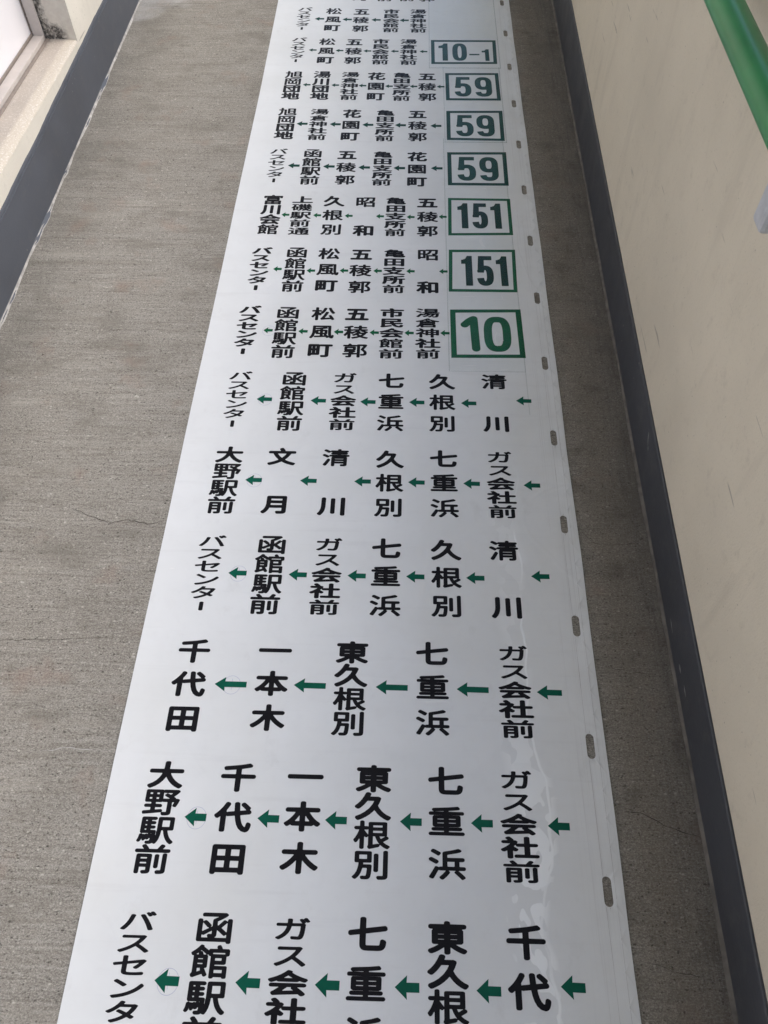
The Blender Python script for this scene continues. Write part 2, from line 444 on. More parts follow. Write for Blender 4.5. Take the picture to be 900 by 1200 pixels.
def frange(a, b, n): return [a + (b - a) * i / n for i in range(n + 1)]

# layout of the printing, metres on the floor:
# (character width, [(text, x, y of first character, pitch)], [(arrow x, y, length)], number box)
ROWS = [
    (0.058, [('バスセンター', -0.3689, 0.1448, 0.0278), ('函館駅前', -0.2571, 0.1397, 0.04362), ('ガス会社前', -0.1457, 0.1407, 0.03335), ('七重浜', -0.0372, 0.1371, 0.06219), ('東久根別', 0.0761, 0.1355, 0.04178), ('千代田', 0.1879, 0.1328, 0.06012)], [(-0.3141, 0.0719, 0.0344), (-0.2013, 0.0725, 0.0343), (-0.0909, 0.0727, 0.0342), (0.0196, 0.073, 0.0341), (0.1322, 0.0718, 0.034), (0.2485, 0.0793, 0.034)], None),
    (0.058, [('大野駅前', -0.3657, 0.3533, 0.04114), ('千代田', -0.2512, 0.3521, 0.06021), ('一本木', -0.144, 0.3552, 0.05974), ('東久根別', -0.0362, 0.3555, 0.04213), ('七重浜', 0.0776, 0.3548, 0.06219), ('ガス会社前', 0.1877, 0.3592, 0.03359)], [(-0.3094, 0.29, 0.0337), (-0.1966, 0.2906, 0.0336), (-0.0922, 0.2909, 0.0336), (0.0229, 0.2916, 0.0335), (0.1318, 0.2921, 0.0334), (0.2489, 0.2909, 0.0333)], None),
    (0.056, [('千代田', -0.3559, 0.5662, 0.06061), ('一本木', -0.2151, 0.5699, 0.05984), ('東久根別', -0.0812, 0.5699, 0.04187), ('七重浜', 0.0574, 0.571, 0.06265), ('ガス会社前', 0.1964, 0.5749, 0.03348)], [(-0.2844, 0.5065, 0.0544), (-0.15, 0.5077, 0.0543), (-0.0113, 0.5076, 0.0541), (0.1251, 0.5071, 0.0539), (0.2535, 0.5051, 0.0421)], None),
    (0.057, [('バスセンター', -0.3581, 0.7914, 0.02758), ('函館駅前', -0.2437, 0.7863, 0.04211), ('ガス会社前', -0.1366, 0.7888, 0.03293), ('七重浜', -0.027, 0.7827, 0.06068), ('久根別', 0.0847, 0.7817, 0.05818), ('清 川', 0.193, 0.7827, 0.05892)], [(-0.3013, 0.7228, 0.0339), (-0.1895, 0.722, 0.0338), (-0.0807, 0.7221, 0.0338), (0.0273, 0.7227, 0.0337), (0.1375, 0.7224, 0.0336), (0.2568, 0.7285, 0.0336)], None),
    (0.057, [('大野駅前', -0.3541, 1.0004, 0.04156), ('文 月', -0.246, 0.9974, 0.05886), ('清 川', -0.1357, 0.9969, 0.05991), ('久根別', -0.0254, 0.9951, 0.05898), ('七重浜', 0.0833, 0.999, 0.06213), ('ガス会社前', 0.1962, 1.0052, 0.03359)], [(-0.2973, 0.937, 0.0333), (-0.1873, 0.9373, 0.0332), (-0.0791, 0.9378, 0.0332), (0.0283, 0.938, 0.0331), (0.138, 0.9373, 0.033), (0.2572, 0.9353, 0.0329)], None),
    (0.058, [('バスセンター', -0.3599, 1.2212, 0.02756), ('函館駅前', -0.2405, 1.215, 0.04352), ('ガス会社前', -0.1296, 1.2191, 0.0336), ('七重浜', -0.0275, 1.2124, 0.0615), ('久根別', 0.0827, 1.2119, 0.05963), ('清 川', 0.1965, 1.2142, 0.06005)], [(-0.3001, 1.1533, 0.0331), (-0.1835, 1.1513, 0.033), (-0.0767, 1.1498, 0.0329), (0.028, 1.1507, 0.0329), (0.139, 1.1503, 0.0328), (0.2569, 1.1593, 0.0328)], None),
    (0.057, [('バスセンター', -0.3647, 1.4343, 0.02739), ('函館駅前', -0.2748, 1.4254, 0.04297), ('松風町', -0.1912, 1.4229, 0.05939), ('五稜郭', -0.1124, 1.4227, 0.05934), ('市民会館前', -0.0307, 1.4288, 0.03351), ('湯倉神社前', 0.0523, 1.4304, 0.0335)], [(-0.3154, 1.3654, 0.0216), (-0.2345, 1.3636, 0.0216), (-0.1527, 1.3629, 0.0216), (-0.0705, 1.3623, 0.0215), (0.0095, 1.3627, 0.0215), (0.0915, 1.3637, 0.0215)], ([(0.1047, 1.4431), (0.2696, 1.4462), (0.2709, 1.2874), (0.1048, 1.2852)], 'ten', (0.1281, 1.4202), (0.2428, 1.3056))),
    (0.056, [('バスセンター', -0.3614, 1.6502, 0.02791), ('函館駅前', -0.2735, 1.645, 0.04219), ('松風町', -0.1922, 1.6411, 0.05905), ('五稜郭', -0.1118, 1.6392, 0.06108), ('亀田支所前', -0.0296, 1.6446, 0.0326), ('昭 和', 0.054, 1.6408, 0.06131)], [(-0.316, 1.5809, 0.021), (-0.2333, 1.576, 0.0209), (-0.1522, 1.5774, 0.0209), (-0.0697, 1.5776, 0.0209), (0.0107, 1.5778, 0.0208), (0.091, 1.5786, 0.0208)], ([(0.1059, 1.6616), (0.271, 1.6645), (0.2668, 1.5057), (0.103, 1.5057)], '151', (0.1359, 1.6377), (0.2467, 1.5285))),
    (0.055, [('富川会館', -0.3562, 1.8608, 0.0412), ('上磯駅前通', -0.2771, 1.8621, 0.03289), ('久根別', -0.1936, 1.8568, 0.05928), ('昭 和', -0.1102, 1.8548, 0.0607), ('亀田支所前', -0.0303, 1.8609, 0.03293), ('五稜郭', 0.0527, 1.8537, 0.05912)], [(-0.3174, 1.797, 0.0207), (-0.2344, 1.7959, 0.0207), (-0.152, 1.7947, 0.0207), (-0.0704, 1.7943, 0.0206), (0.0092, 1.7924, 0.0206), (0.0923, 1.7945, 0.0206)], ([(0.1075, 1.8758), (0.2714, 1.8747), (0.2703, 1.7225), (0.1056, 1.718)], '151', (0.1318, 1.8528), (0.2432, 1.7484))),
    (0.055, [('バスセンター', -0.3642, 2.0851, 0.02743), ('函館駅前', -0.2671, 2.0776, 0.04311), ('五稜郭', -0.1708, 2.0707, 0.05831), ('亀田支所前', -0.0707, 2.0735, 0.0317), ('花園町', 0.0248, 2.0645, 0.0568)], [(-0.3158, 2.017, 0.0324), (-0.2185, 2.0144, 0.0323), (-0.1208, 2.0111, 0.0322), (-0.0242, 2.0097, 0.0321), (0.0789, 2.0101, 0.0321)], ([(0.1088, 2.0878), (0.2734, 2.0902), (0.2719, 1.9327), (0.1085, 1.9324)], '59', (0.1355, 2.0649), (0.247, 1.9544))),
    (0.053, [('旭岡団地', -0.3585, 2.2904, 0.04088), ('湯倉神社前', -0.2635, 2.2917, 0.03325), ('花園町', -0.168, 2.2819, 0.05851), ('亀田支所前', -0.0692, 2.2874, 0.0329), ('五稜郭', 0.0255, 2.2813, 0.05901)], [(-0.3109, 2.2268, 0.0323), (-0.214, 2.2255, 0.0323), (-0.119, 2.2232, 0.0322), (-0.0244, 2.2227, 0.0322), (0.0785, 2.221, 0.0321)], ([(0.1099, 2.3013), (0.275, 2.3036), (0.2735, 2.1461), (0.1093, 2.1489)], '59', (0.1365, 2.2786), (0.2471, 2.1686))),
    (0.053, [('旭岡団地', -0.3594, 2.5027, 0.04055), ('湯川団地', -0.2714, 2.5038, 0.04183), ('湯倉神社前', -0.1831, 2.5048, 0.0328), ('花園町', -0.1023, 2.4956, 0.05755), ('亀田支所前', -0.0237, 2.5027, 0.03308), ('五稜郭', 0.054, 2.4949, 0.05767)], [(-0.3153, 2.4429, 0.0236), (-0.2275, 2.4415, 0.0235), (-0.1437, 2.4396, 0.0235), (-0.0628, 2.4376, 0.0235), (0.0125, 2.4376, 0.0234), (0.0947, 2.4371, 0.0234)], ([(0.1099, 2.5171), (0.2741, 2.519), (0.2744, 2.3599), (0.1103, 2.3602)], '59', (0.1372, 2.4934), (0.25, 2.3821))),
    (0.053, [('バスセンター', -0.3618, 2.7241, 0.02681), ('松風町', -0.2691, 2.7104, 0.05752), ('五稜郭', -0.1816, 2.7085, 0.05689), ('市民会館前', -0.0947, 2.714, 0.03235), ('湯倉神社前', -0.0049, 2.7143, 0.03338)], [(-0.3134, 2.6559, 0.0256), (-0.227, 2.6535, 0.0255), (-0.1375, 2.6518, 0.0255), (-0.0499, 2.6506, 0.0254), (0.0425, 2.65, 0.0254)], ([(0.0669, 2.7252), (0.2765, 2.7252), (0.2744, 2.5746), (0.0674, 2.5722)], '10-1', (0.0916, 2.7025), (0.2507, 2.5939))),
    (0.053, [('バスセンター', -0.3608, 2.9341, 0.02659), ('松風町', -0.261, 2.9208, 0.05757), ('五稜郭', -0.1668, 2.9168, 0.05742), ('市民会館前', -0.0654, 2.9202, 0.03134), ('湯倉神社前', 0.0255, 2.9211, 0.03263)], [(-0.3069, 2.8661, 0.0316), (-0.2135, 2.8622, 0.0316), (-0.1165, 2.8602, 0.0315), (-0.0221, 2.8581, 0.0314)], None),
    (0.053, [('松風町', -0.1758, 3.1392, 0.05994), ('函館駅前', -0.0919, 3.1399, 0.04079), ('湯倉神社前', -0.0148, 3.1405, 0.03138), ('五稜郭', 0.0554, 3.1377, 0.06264)], [(-0.1329, 3.0732, 0.0269), (-0.0536, 3.0706, 0.0269), (0.021, 3.0687, 0.0268)], None),
]

# ------------------------------------------------------------------ the corridor
Y0, Y1 = -3.2, 7.0
XL = -0.947
def xr(y): return 0.4695 + 0.0072 * max(0.0, y)       # foot of the right wall

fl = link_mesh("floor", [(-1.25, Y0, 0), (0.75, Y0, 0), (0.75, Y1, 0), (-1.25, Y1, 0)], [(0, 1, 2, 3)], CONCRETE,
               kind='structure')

FAINT = mat_plain("old_form_line", (0.13, 0.12, 0.10), 0.95, 0.1, 90.0, 0.5)
def crack(pts, w, mat=CRACK, name="crack", z=0.0006):
    P = []
    for (a, b) in zip(pts, pts[1:]):
        n = max(2, int(math.hypot(b[0] - a[0], b[1] - a[1]) / 0.006))
        for i in range(n):
            t = i / n
            P.append((a[0] + (b[0] - a[0]) * t, a[1] + (b[1] - a[1]) * t))
    P.append(pts[-1])
    V, F = [], []
    for i, (x, y) in enumerate(P):
        d = 0.0032 * nz(x * 60, y * 60, 3) + 0.0016 * nz(x * 190, y * 190, 7)
        ww = 0.85 * w * (0.35 + 0.9 * abs(nz(x * 45, y * 45, 11)) * 1.6) * min(1, 6 * min(i, len(P) - 1 - i) / len(P) + 0.15)
        V += [(x, y + d - ww, z), (x, y + d + ww, z)]
    for i in range(len(P) - 1): F.append((2 * i, 2 * i + 2, 2 * i + 3, 2 * i + 1))
    return link_mesh(name, V, F, mat, fl)
crack([(-0.645, 0.860), (-0.59, 0.838), (-0.565, 0.828), (-0.53, 0.838), (-0.49, 0.827), (-0.455, 0.836)], 0.0012)
crack([(0.345, 0.83), (0.36, 0.805), (0.40, 0.80), (0.45, 0.806)], 0.0006)
crack([(0.350, 0.555), (0.39, 0.548), (0.43, 0.542)], 0.0007)
crack([(0.340, 0.318), (0.38, 0.312), (0.42, 0.293), (0.465, 0.28)], 0.0008)
crack([(0.345, 0.115), (0.40, 0.10), (0.44, 0.098)], 0.0006)
crack([(-0.95, 0.585), (-0.80, 0.574), (-0.62, 0.582), (-0.47, 0.59)], 0.0008, FAINT)
crack([(-0.58, 0.385), (-0.54, 0.392), (-0.49, 0.392)], 0.0008, CHALK, "chalk_scrape")
crack([(-0.548, 0.40), (-0.546, 0.37), (-0.544, 0.345)], 0.0010, CHALK, "chalk_scrape")

# ---- left: building wall with a deep recess holding a white panel
lw = empty("building_wall", (XL, 1.5, 0), "cream painted building wall with slate skirting and a deep mould-stained recess, along the left side", "wall")
def sill_z(y): return 0.172 + (2.38 - y) * 0.046       # the sill drops slightly with the far end
YE = 2.352                                              # end of the recess
XB = -1.035
YS = -1.2
ysl = frange(YS, YE, 60)
def P(name, V, F, mat, par, **k): return link_mesh(name, [(x - lw.location.x, y - lw.location.y, z) for x, y, z in V], F, mat, par, **k)
# wall face below the sill, then beyond the recess, and above it
V, F = [], []
for i, y in enumerate(ysl):
    V += [(XL, y, 0), (XL, y, sill_z(y) - 0.007)]
for i in range(len(ysl) - 1): F.append((2 * i, 2 * i + 1, 2 * i + 3, 2 * i + 2))
b = len(V)
TOP = 2.5
V += [(XL, YE, 0), (XL, Y1, 0), (XL, Y1, TOP), (XL, YE, TOP), (XL, YS, 2.05), (XL, YE, 2.05), (XL, YE, TOP), (XL, YS, TOP),
      (XL, Y0, 0), (XL, YS, 0), (XL, YS, TOP), (XL, Y0, TOP)]
F += [(b, b + 3, b + 2, b + 1), (b + 4, b + 7, b + 6, b + 5), (b + 8, b + 11, b + 10, b + 9)]
wf = link_mesh("wall_face", V, F, WALL_L, None); wf.parent = lw; wf.matrix_parent_inverse = Matrix.Translation(-lw.location)
def under(o, root):
    o.parent = root; o.matrix_parent_inverse = Matrix.Translation(-Vector(root.location)); return o
# reveals
rv = link_mesh("recess_reveal", [(XL, YE, 0.1), (XB - 0.06, YE, 0.1), (XB - 0.06, YE, 2.05), (XL, YE, 2.05),
                          (XL, YS, 0.1), (XB - 0.06, YS, 0.1), (XB - 0.06, YS, 2.05), (XL, YS, 2.05)],
          [(0, 1, 2, 3), (4, 7, 6, 5), (2, 6, 7, 3)], REVEAL); under(rv, lw)
# sill with a worn, rounded nose
prof = [(XB - 0.06, 0.0), (XB, 0.0), (XL - 0.020, 0.0), (XL - 0.009, -0.0012), (XL - 0.0025, -0.0035), (XL + 0.0002, -0.0075)]
V, F = [], []
for k, y in enumerate(ysl):
    for i, (x, z) in enumerate(prof):
        w = 0.0022 * nz(y * 9, i * 0.3, 2) if 2 <= i < 5 else 0
        V.append((x + w, y, sill_z(y) + z + w * 0.4))
n = len(prof)
for k in range(len(ysl) - 1):
    for i in range(n - 1): F.append((k * n + i, k * n + i + 1, (k + 1) * n + i + 1, (k + 1) * n + i))
sl = link_mesh("sill", V, F, SILL, None, True); under(sl, lw)
# frame: lower rail and end stile, with gasket and the white panel
def slab(name, x0, x1, y0, y1, z0, z1, mat, root, bev=0.0, parent=None):
    v, f = box_vf(x0, x1, y0, y1, z0, z1)
    o = link_mesh(name, v, f, mat)
    if parent is None: under(o, root)
    else: o.parent = parent; o.matrix_parent_inverse = Matrix.Translation(-Vector(root.location))
    if bev: bevel_obj(o, bev)
    return o
zs = sill_z(YE)
def rail_sloped(name, x0, x1, z0, z1, mat, y0=YS, y1=YE - 0.001):
    V = []
    for y in (y0, y1):
        for x, z in ((x0, z0), (x1, z0), (x1, z1), (x0, z1)): V.append((x, y, sill_z(y) + z))
    F = [(0, 1, 5, 4), (1, 2, 6, 5), (2, 3, 7, 6), (3, 0, 4, 7), (0, 3, 2, 1), (4, 5, 6, 7)]
    o = link_mesh(name, V, F, mat); under(o, lw); bevel_obj(o, 0.0015); return o
fr = rail_sloped("window_frame", XB - 0.030, XB + 0.000, -0.002, 0.013, FRAME)
rail_sloped("frame_shadow_stain", XB + 0.0004, XB + 0.0105, -0.002, 0.0030, GASKET_AND_SHADE)  # brown band widened to paint the shadow stain between rail and sill
rail_sloped("panel_gasket", XB - 0.034, XB - 0.031, 0.010, 0.020, GASKET_AND_SHADE)
st = slab("frame_stile", XB - 0.030, XB + 0.0, YE - 0.0085, YE - 0.002, 0.16, 2.04, FRAME, lw, 0.0015)
slab("stile_gasket", XB - 0.033, XB - 0.031, YE - 0.0115, YE - 0.0087, 0.19, 2.04, GASKET_AND_SHADE, lw)
slab("white_panel", XB - 0.050, XB - 0.0345, YS, YE - 0.003, 0.14, 2.045, PANEL, lw)

# skirting with a hand-cut wavy edge
def skirting_profile(side):
    s = side
    return [(0.0, -0.01), (s * 0.0045, -0.01), (s * 0.0045, 0.0), (s * 0.0045, 0.146), (s * 0.0030, 0.150), (0.0, 0.1505)]
ysk = frange(Y0, Y1, 420)
def wob_l(i, k, y):
    dz = 0.0045 * nz(y * 5, 1, 0) + 0.0012 * nz(y * 33, 4, 0)
    return (0.0, dz if i >= 3 else 0.0)
sk = skin_profile("skirting", [(x + XL, z) for x, z in skirting_profile(1)], ysk, wob_l, DARK_L, None); under(sk, lw)
lip = skin_profile("skirting_lip", [(XL + 0.0046, 0.137), (XL + 0.0068, 0.1375), (XL + 0.0068, 0.1415), (XL + 0.0046, 0.142)], ysk,
                   lambda i, k, y: (0.0009 * nz(y * 20, 9, i), 0.0045 * nz(y * 5, 1, 0) + 0.0009 * nz(y * 41, 2, 0)), DARK_L, None); under(lip, lw)
def bead(name, xf, s, root, amp, mat, lift=0.0012):
    V, F = [], []
    for k, y in enumerate(ysk):
        w = 0.0042 + amp * (nz(y * 6, 3, s) + 0.6 * nz(y * 24, 8, s) + 0.35 * nz(y * 90, 2, s))
        w = max(0.0012, w)
        h = 0.0025 + 0.0012 * nz(y * 14, 6, s) + lift
        x = xf(y)
        V += [(x + s * 0.0044, y, h + 0.003), (x + s * (0.0045 + w * 0.45), y, h), (x + s * (0.0045 + w), y, 0.0004 + lift * 0.5)]
    for k in range(len(ysk) - 1):
        for i in range(2):
            q = (k * 3 + i, k * 3 + i + 1, k * 3 + i + 4, k * 3 + i + 3)
            F.append(q if s > 0 else q[::-1])
    o = link_mesh(name, V, F, mat, None, True); under(o, root); return o
bead("paint_overrun", lambda y: XL, 1, lw, 0.0062, DARK_L)
bead("mortar_bead", lambda y: XL + 0.0012, 1, lw, 0.0062, MORTAR, 0.0)

# ---- right: parapet with handrail
rw = empty("parapet_wall", (0.48, 1.5, 0), "cream painted parapet wall with slate skirting running along the right side under the green rail", "wall")
HP = 1.09
V, F = [], []
ysr = frange(Y0, Y1, 40)
for y in ysr:
    V += [(xr(y), y, 0), (xr(y), y, HP), (xr(y) + 0.13, y, HP), (xr(y) + 0.13, y, -0.1)]
for k in range(len(ysr) - 1):
    for i in range(3): F.append((k * 4 + i, (k + 1) * 4 + i, (k + 1) * 4 + i + 1, k * 4 + i + 1))
o = link_mesh("wall_face", V, F, WALL_R); under(o, rw)
def sk_top(y): return 0.103 + 0.017 * max(0, min(3, y))
V, F = [], []
for y in ysk:
    t = sk_top(y) + 0.0008 * nz(y * 9, 2, 2)
    x = xr(y)
    V += [(x - 0.0045, y, -0.01), (x - 0.0045, y, t - 0.002), (x - 0.0030, y, t), (x + 0.001, y, t + 0.0003)]
for k in range(len(ysk) - 1):
    for i in range(3): F.append((k * 4 + i, (k + 1) * 4 + i, (k + 1) * 4 + i + 1, k * 4 + i + 1))
o = link_mesh("skirting", V, F, DARK_R); under(o, rw)
bead("mortar_bead", xr, -1, rw, 0.0030, mat_plain("floor_paste_edge", (0.135, 0.124, 0.110), 0.9, 0.2, 40.0, 0.35, 0.001))
# scrape where the skirting paint is chipped
for (sy, sz, sh) in ((0.985, 0.085, 0.012), (0.992, 0.094, 0.007), (0.972, 0.078, 0.005), (0.62, 0.03, 0.016), (0.54, 0.032, 0.010), (0.50, 0.035, 0.012)):
    V = []; nn = 7
    for i in range(nn):
        t = i / (nn - 1); y = sy + sh * (t - 0.5) * 1.6; z = sz + sh * (t - 0.5) * (1.0 if sz > 0.05 else 0.2)
        w = 0.0009 * math.sin(math.pi * t) * (1 + nz(t * 9, sy * 30)) + 0.0002
        V += [(xr(y) - 0.0049, y, z - w), (xr(y) - 0.0049, y, z + w)]
    F = [(2 * i, 2 * i + 2, 2 * i + 3, 2 * i + 1) for i in range(nn - 1)]
    o = link_mesh("paint_scrape", V, F, CHALK); under(o, rw)

# handrail
hr = empty("handrail", (0.40, 1.5, 0.80), "round green plastic handrail on grey brackets along the right-hand wall", "handrail")
def tube(name, x, z, r, y0, y1, mat, root, n=40, seg=30):
    V, F = [], []
    for k in range(seg + 1):
        y = y0 + (y1 - y0) * k / seg
        for i in range(n):
            a = 2 * math.pi * i / n; V.append((x + r * math.cos(a), y, z + r * math.sin(a)))
    for k in range(seg):
        for i in range(n):
            j = (i + 1) % n; F.append((k * n + i, k * n + j, (k + 1) * n + j, (k + 1) * n + i))
    F.append(tuple(range(n))); F.append(tuple(seg * n + i for i in range(n - 1, -1, -1)))
    o = link_mesh(name, V, F, mat, None, True); under(o, root); return o
tube("rail_tube", 0.401, 0.800, 0.0203, Y0, Y1, RAILGREEN, hr)
def bracket(y):
    """wall plate, drop post and saddle"""
    xw = xr(y)
    o = slab("bracket", xw - 0.0435, xw - 0.001, y - 0.018, y + 0.018, 0.655, 0.742, BRACKET, hr, 0.006)
    v, f = box_vf(xw - 0.072, xw - 0.030, y - 0.014, y + 0.014, 0.740, 0.7805)
    s = link_mesh("saddle", v, f, BRACKET); s.parent = o; s.matrix_parent_inverse = Matrix.Translation(-Vector(hr.location))
    v, f = box_vf(xw - 0.040, xw - 0.002, y - 0.0150, y + 0.0150, 0.6450, 0.6545)
    s = link_mesh("end_cap", v, f, BRASS); s.parent = o; s.matrix_parent_inverse = Matrix.Translation(-Vector(hr.location))
for by in (0.862, 2.10 + 1.2, -0.30): bracket(by)

# unseen roof slab, added to block sky light; its edge sets the floor's shading
v, f = box_vf(-1.6, 0.36, Y0, Y1, TOP, TOP + 0.15)
o = link_mesh("added_roof_slab", v, f, ADDED_ROOF, kind='structure')

# ------------------------------------------------------------------ the route sheet
rs = empty("bus_route_sheet", (0, 1.5, 0), "long white vinyl bus route sheet with black lettering and green arrows on the concrete floor", "route sheet")
XA, XE = -0.4535, 0.3372                       # left and right edges
SY0, SY1 = -0.62, 3.9
def xleft(y): return XA + 0.0012 * nz(y * 3, 5, 5) + (-0.008 * max(0.0, y - 2.3))
def xright(y): return XE - 0.0012 + 0.0014 * nz(y * 4.5, 1, 9) + 0.0003 * nz(y * 9, 3, 9) + 0.002 * max(0.0, y - 2.6)
def zs_(x, y):
    """height of the sheet above the floor"""
    z = 0.0016 + 0.0004 * nz(x * 5, y * 4, 1)
    m = max(0.0, (x - 0.27) / 0.067)
    l = max(0.0, (-0.38 - x) / 0.075); z += l * l * max(0.0, 0.0006 + 0.0030 * nz(y * 1.7, 8, 3))
    z += m * m * 0.0004 * (1 + nz(y * 2.5, 2, 4))
    # long hem crease beside the slots
    z += 0.0009 * math.exp(-((x - 0.3215) / 0.0030) ** 2) - 0.0006 * math.exp(-((x - 0.3150) / 0.0022) ** 2)
    e = max(0.0, (-0.445 - x) / 0.01); z += 0.0006 * e
    return z
def cdt(pts, edges, loops, eps):
    """triangulate; keep the triangles whose centre lies inside by the even-odd rule"""
    r = delaunay_2d_cdt([Vector(p) for p in pts], edges, [], 1, eps)
    P_ = np.array([tuple(p) for p in r[0]]); T_ = np.array([tuple(f) for f in r[2]])
    ce = P_[T_].mean(1); c = np.zeros(len(ce), int)
    for L in loops:
        for a, b in zip(L, L[1:] + L[:1]):
            if a[1] == b[1]: continue
            k = (ce[:, 1] >= min(a[1], b[1])) & (ce[:, 1] < max(a[1], b[1]))
            xi = a[0] + (ce[:, 1] - a[1]) * (b[0] - a[0]) / (b[1] - a[1])
            c += (k & (xi > ce[:, 0]))
    p = P_[T_]
    ar = np.abs((p[:, 1, 0] - p[:, 0, 0]) * (p[:, 2, 1] - p[:, 0, 1]) - (p[:, 1, 1] - p[:, 0, 1]) * (p[:, 2, 0] - p[:, 0, 0]))
    keep = (c % 2 == 1) & (ar > 1e-12)
    p = P_[T_]
    ccw = ((p[:, 1, 0] - p[:, 0, 0]) * (p[:, 2, 1] - p[:, 0, 1]) - (p[:, 1, 1] - p[:, 0, 1]) * (p[:, 2, 0] - p[:, 0, 0])) > 0
    return [tuple(float(q) for q in v) for v in P_], [tuple(int(i) for i in (t if w else t[::-1])) for t, k_, w in zip(T_, keep, ccw) if k_]
SLOTS = [(0.3117, 0.2017 + 0.2142 * k) for k in range(-4, 17)]
SLOTS = [(sx, sy) for sx, sy in SLOTS if sy < 3.8]
pts, edges, sheet_loops = [], [], []
def add_loop(L):
    sheet_loops.append(L)
    b = len(pts); pts.extend(Vector(p) for p in L)
    for i in range(len(L)): edges.append((b + i, b + (i + 1) % len(L)))
yy = frange(SY0, SY1, 220)
outer = [(xleft(y), y) for y in yy[::4]] 
outer = outer + [(xright(y), y) for y in yy[::-1]]
add_loop(outer)
for sx, sy in SLOTS:
    w, h = 0.0064, 0.0205                 # half width, half length
    L = []
    for s, (cy, a0) in ((1, (sy + h - w, 0)), (-1, (sy - h + w, math.pi))):
        for i in range(9):
            a = a0 + math.pi * i / 8; L.append((sx + w * math.cos(a) + 0.0002 * nz(a * 2, sy * 9), cy + w * math.sin(a)))
    add_loop(L)
    pts += [Vector((sx + (px - sx) * 1.22, sy + (py - sy) * 1.07)) for px, py in L]
xs = frange(-0.445, 0.265, 16) + [0.275, 0.285, 0.295, 0.3020, 0.3185, 0.3200, 0.3215, 0.3230, 0.3250, 0.3290, 0.3325]
for y in yy[1:-1:2]:
    for x in xs:
        if any(abs(x - sx) < 0.0078 and abs(y - sy) < 0.0225 for sx, sy in SLOTS): continue
        pts.append(Vector((x + 0.00001 * random.random(), y)))
sv, sf = cdt(pts, edges, sheet_loops, 1e-6)
sh = link_mesh("vinyl_sheet", [(x, y, zs_(x, y)) for x, y in sv], sf, VINYL, None, True)
_use = {}
for p in sh.data.polygons:
    for ek in p.edge_keys: _use[ek] = _use.get(ek, 0) + 1
for e in sh.data.edges:
    if _use.get(e.key, 0) == 1: e.use_edge_sharp = True
md = sh.modifiers.new("thickness", 'SOLIDIFY'); md.thickness = 0.0006; md.offset = -1
under(sh, rs)

PZ = 0.00022
def printed(name, V2, F, mat, parent=None, dz=PZ, **k):
    """flat print that follows the sheet"""
    o = link_mesh(name, [(x, y, zs_(x, y) + dz) for x, y in V2], F, mat)
    # faces upwards
    me = o.data
    if sum(p.normal.z * p.area for p in me.polygons) < 0: me.flip_normals()
    under(o, rs)
    if parent is not None: o.parent = parent
    for kk, v in k.items(): o[kk] = v
    return o

# ---- glyphs: rounded outlines by distance field
N = 84
LO, HI = -0.14, 1.14
gx = np.linspace(LO, HI, N)
GX, GY = np.meshgrid(gx, gx)
def seg_dist(A, B, X, Y):
    A = np.asarray(A); B = np.asarray(B)
    d2 = np.full(X.size, 1e9); xf = X.ravel(); yf = Y.ravel()
    for s in range(0, len(A), 64):
        a = A[s:s + 64]; b = B[s:s + 64]; ab = b - a
        L = np.maximum((ab ** 2).sum(1), 1e-12)
        px = xf[:, None] - a[None, :, 0]; py = yf[:, None] - a[None, :, 1]
        t = np.clip((px * ab[:, 0] + py * ab[:, 1]) / L, 0, 1)
        q = (px - t * ab[:, 0]) ** 2 + (py - t * ab[:, 1]) ** 2
        d2 = np.minimum(d2, q.min(1))
    return np.sqrt(d2).reshape(X.shape)
def inside(A, B, X, Y):
    c = np.zeros(X.size, int); xf = X.ravel(); yf = Y.ravel() + 1.3e-6
    for a, b in zip(A, B):
        if a[1] == b[1]: continue
        k = (yf >= min(a[1], b[1])) & (yf < max(a[1], b[1]))
        xi = a[0] + (yf - a[1]) * (b[0] - a[0]) / (b[1] - a[1])
        c += (k & (xi > xf))
    return (c % 2 == 1).reshape(X.shape)
def contour(S, xs=gx, ys=gx):
    """marching squares of S<0 -> list of closed loops"""
    ny, nx = S.shape
    segs = {}
    def pt(key):
        i, j, h = key
        if h == 0: a, b = S[i, j], S[i, j + 1]; t = a / (a - b); return (xs[j] + t * (xs[j + 1] - xs[j]), ys[i])
        a, b = S[i, j], S[i + 1, j]; t = a / (a - b); return (xs[j], ys[i] + t * (ys[i + 1] - ys[i]))
    I = S < 0
    act = (I[:-1, :-1].astype(int) + I[:-1, 1:] + I[1:, :-1] + I[1:, 1:])
    for i, j in zip(*np.where((act > 0) & (act < 4))):
        c = (I[i, j], I[i, j + 1], I[i + 1, j + 1], I[i + 1, j])
        e = ((i, j, 0), (i, j + 1, 1), (i + 1, j, 0), (i, j, 1))     # bottom right top left
        # walk edges with inside on the left
        starts, ends = [], []
        for k in range(4):
            a, b = c[k], c[(k + 1) % 4]
            if a and not b: starts.append(e[k])
            if b and not a: ends.append(e[k])
        if len(starts) == 1: segs[starts[0]] = ends[0]
        else:
            mid = (S[i, j] + S[i, j + 1] + S[i + 1, j] + S[i + 1, j + 1]) < 0
            ks = [k for k in range(4) if c[k] and not c[(k + 1) % 4]]
            for k in ks:
                segs[e[k]] = e[(k + 1) % 4] if mid else e[(k - 1) % 4]
    loops = []
    while segs:
        k0, nxt = segs.popitem(); L = [k0]; cur = nxt
        while cur != k0 and cur in segs:
            L.append(cur); cur = segs.pop(cur)
        if len(L) > 3: loops.append([pt(k) for k in L])
    return loops
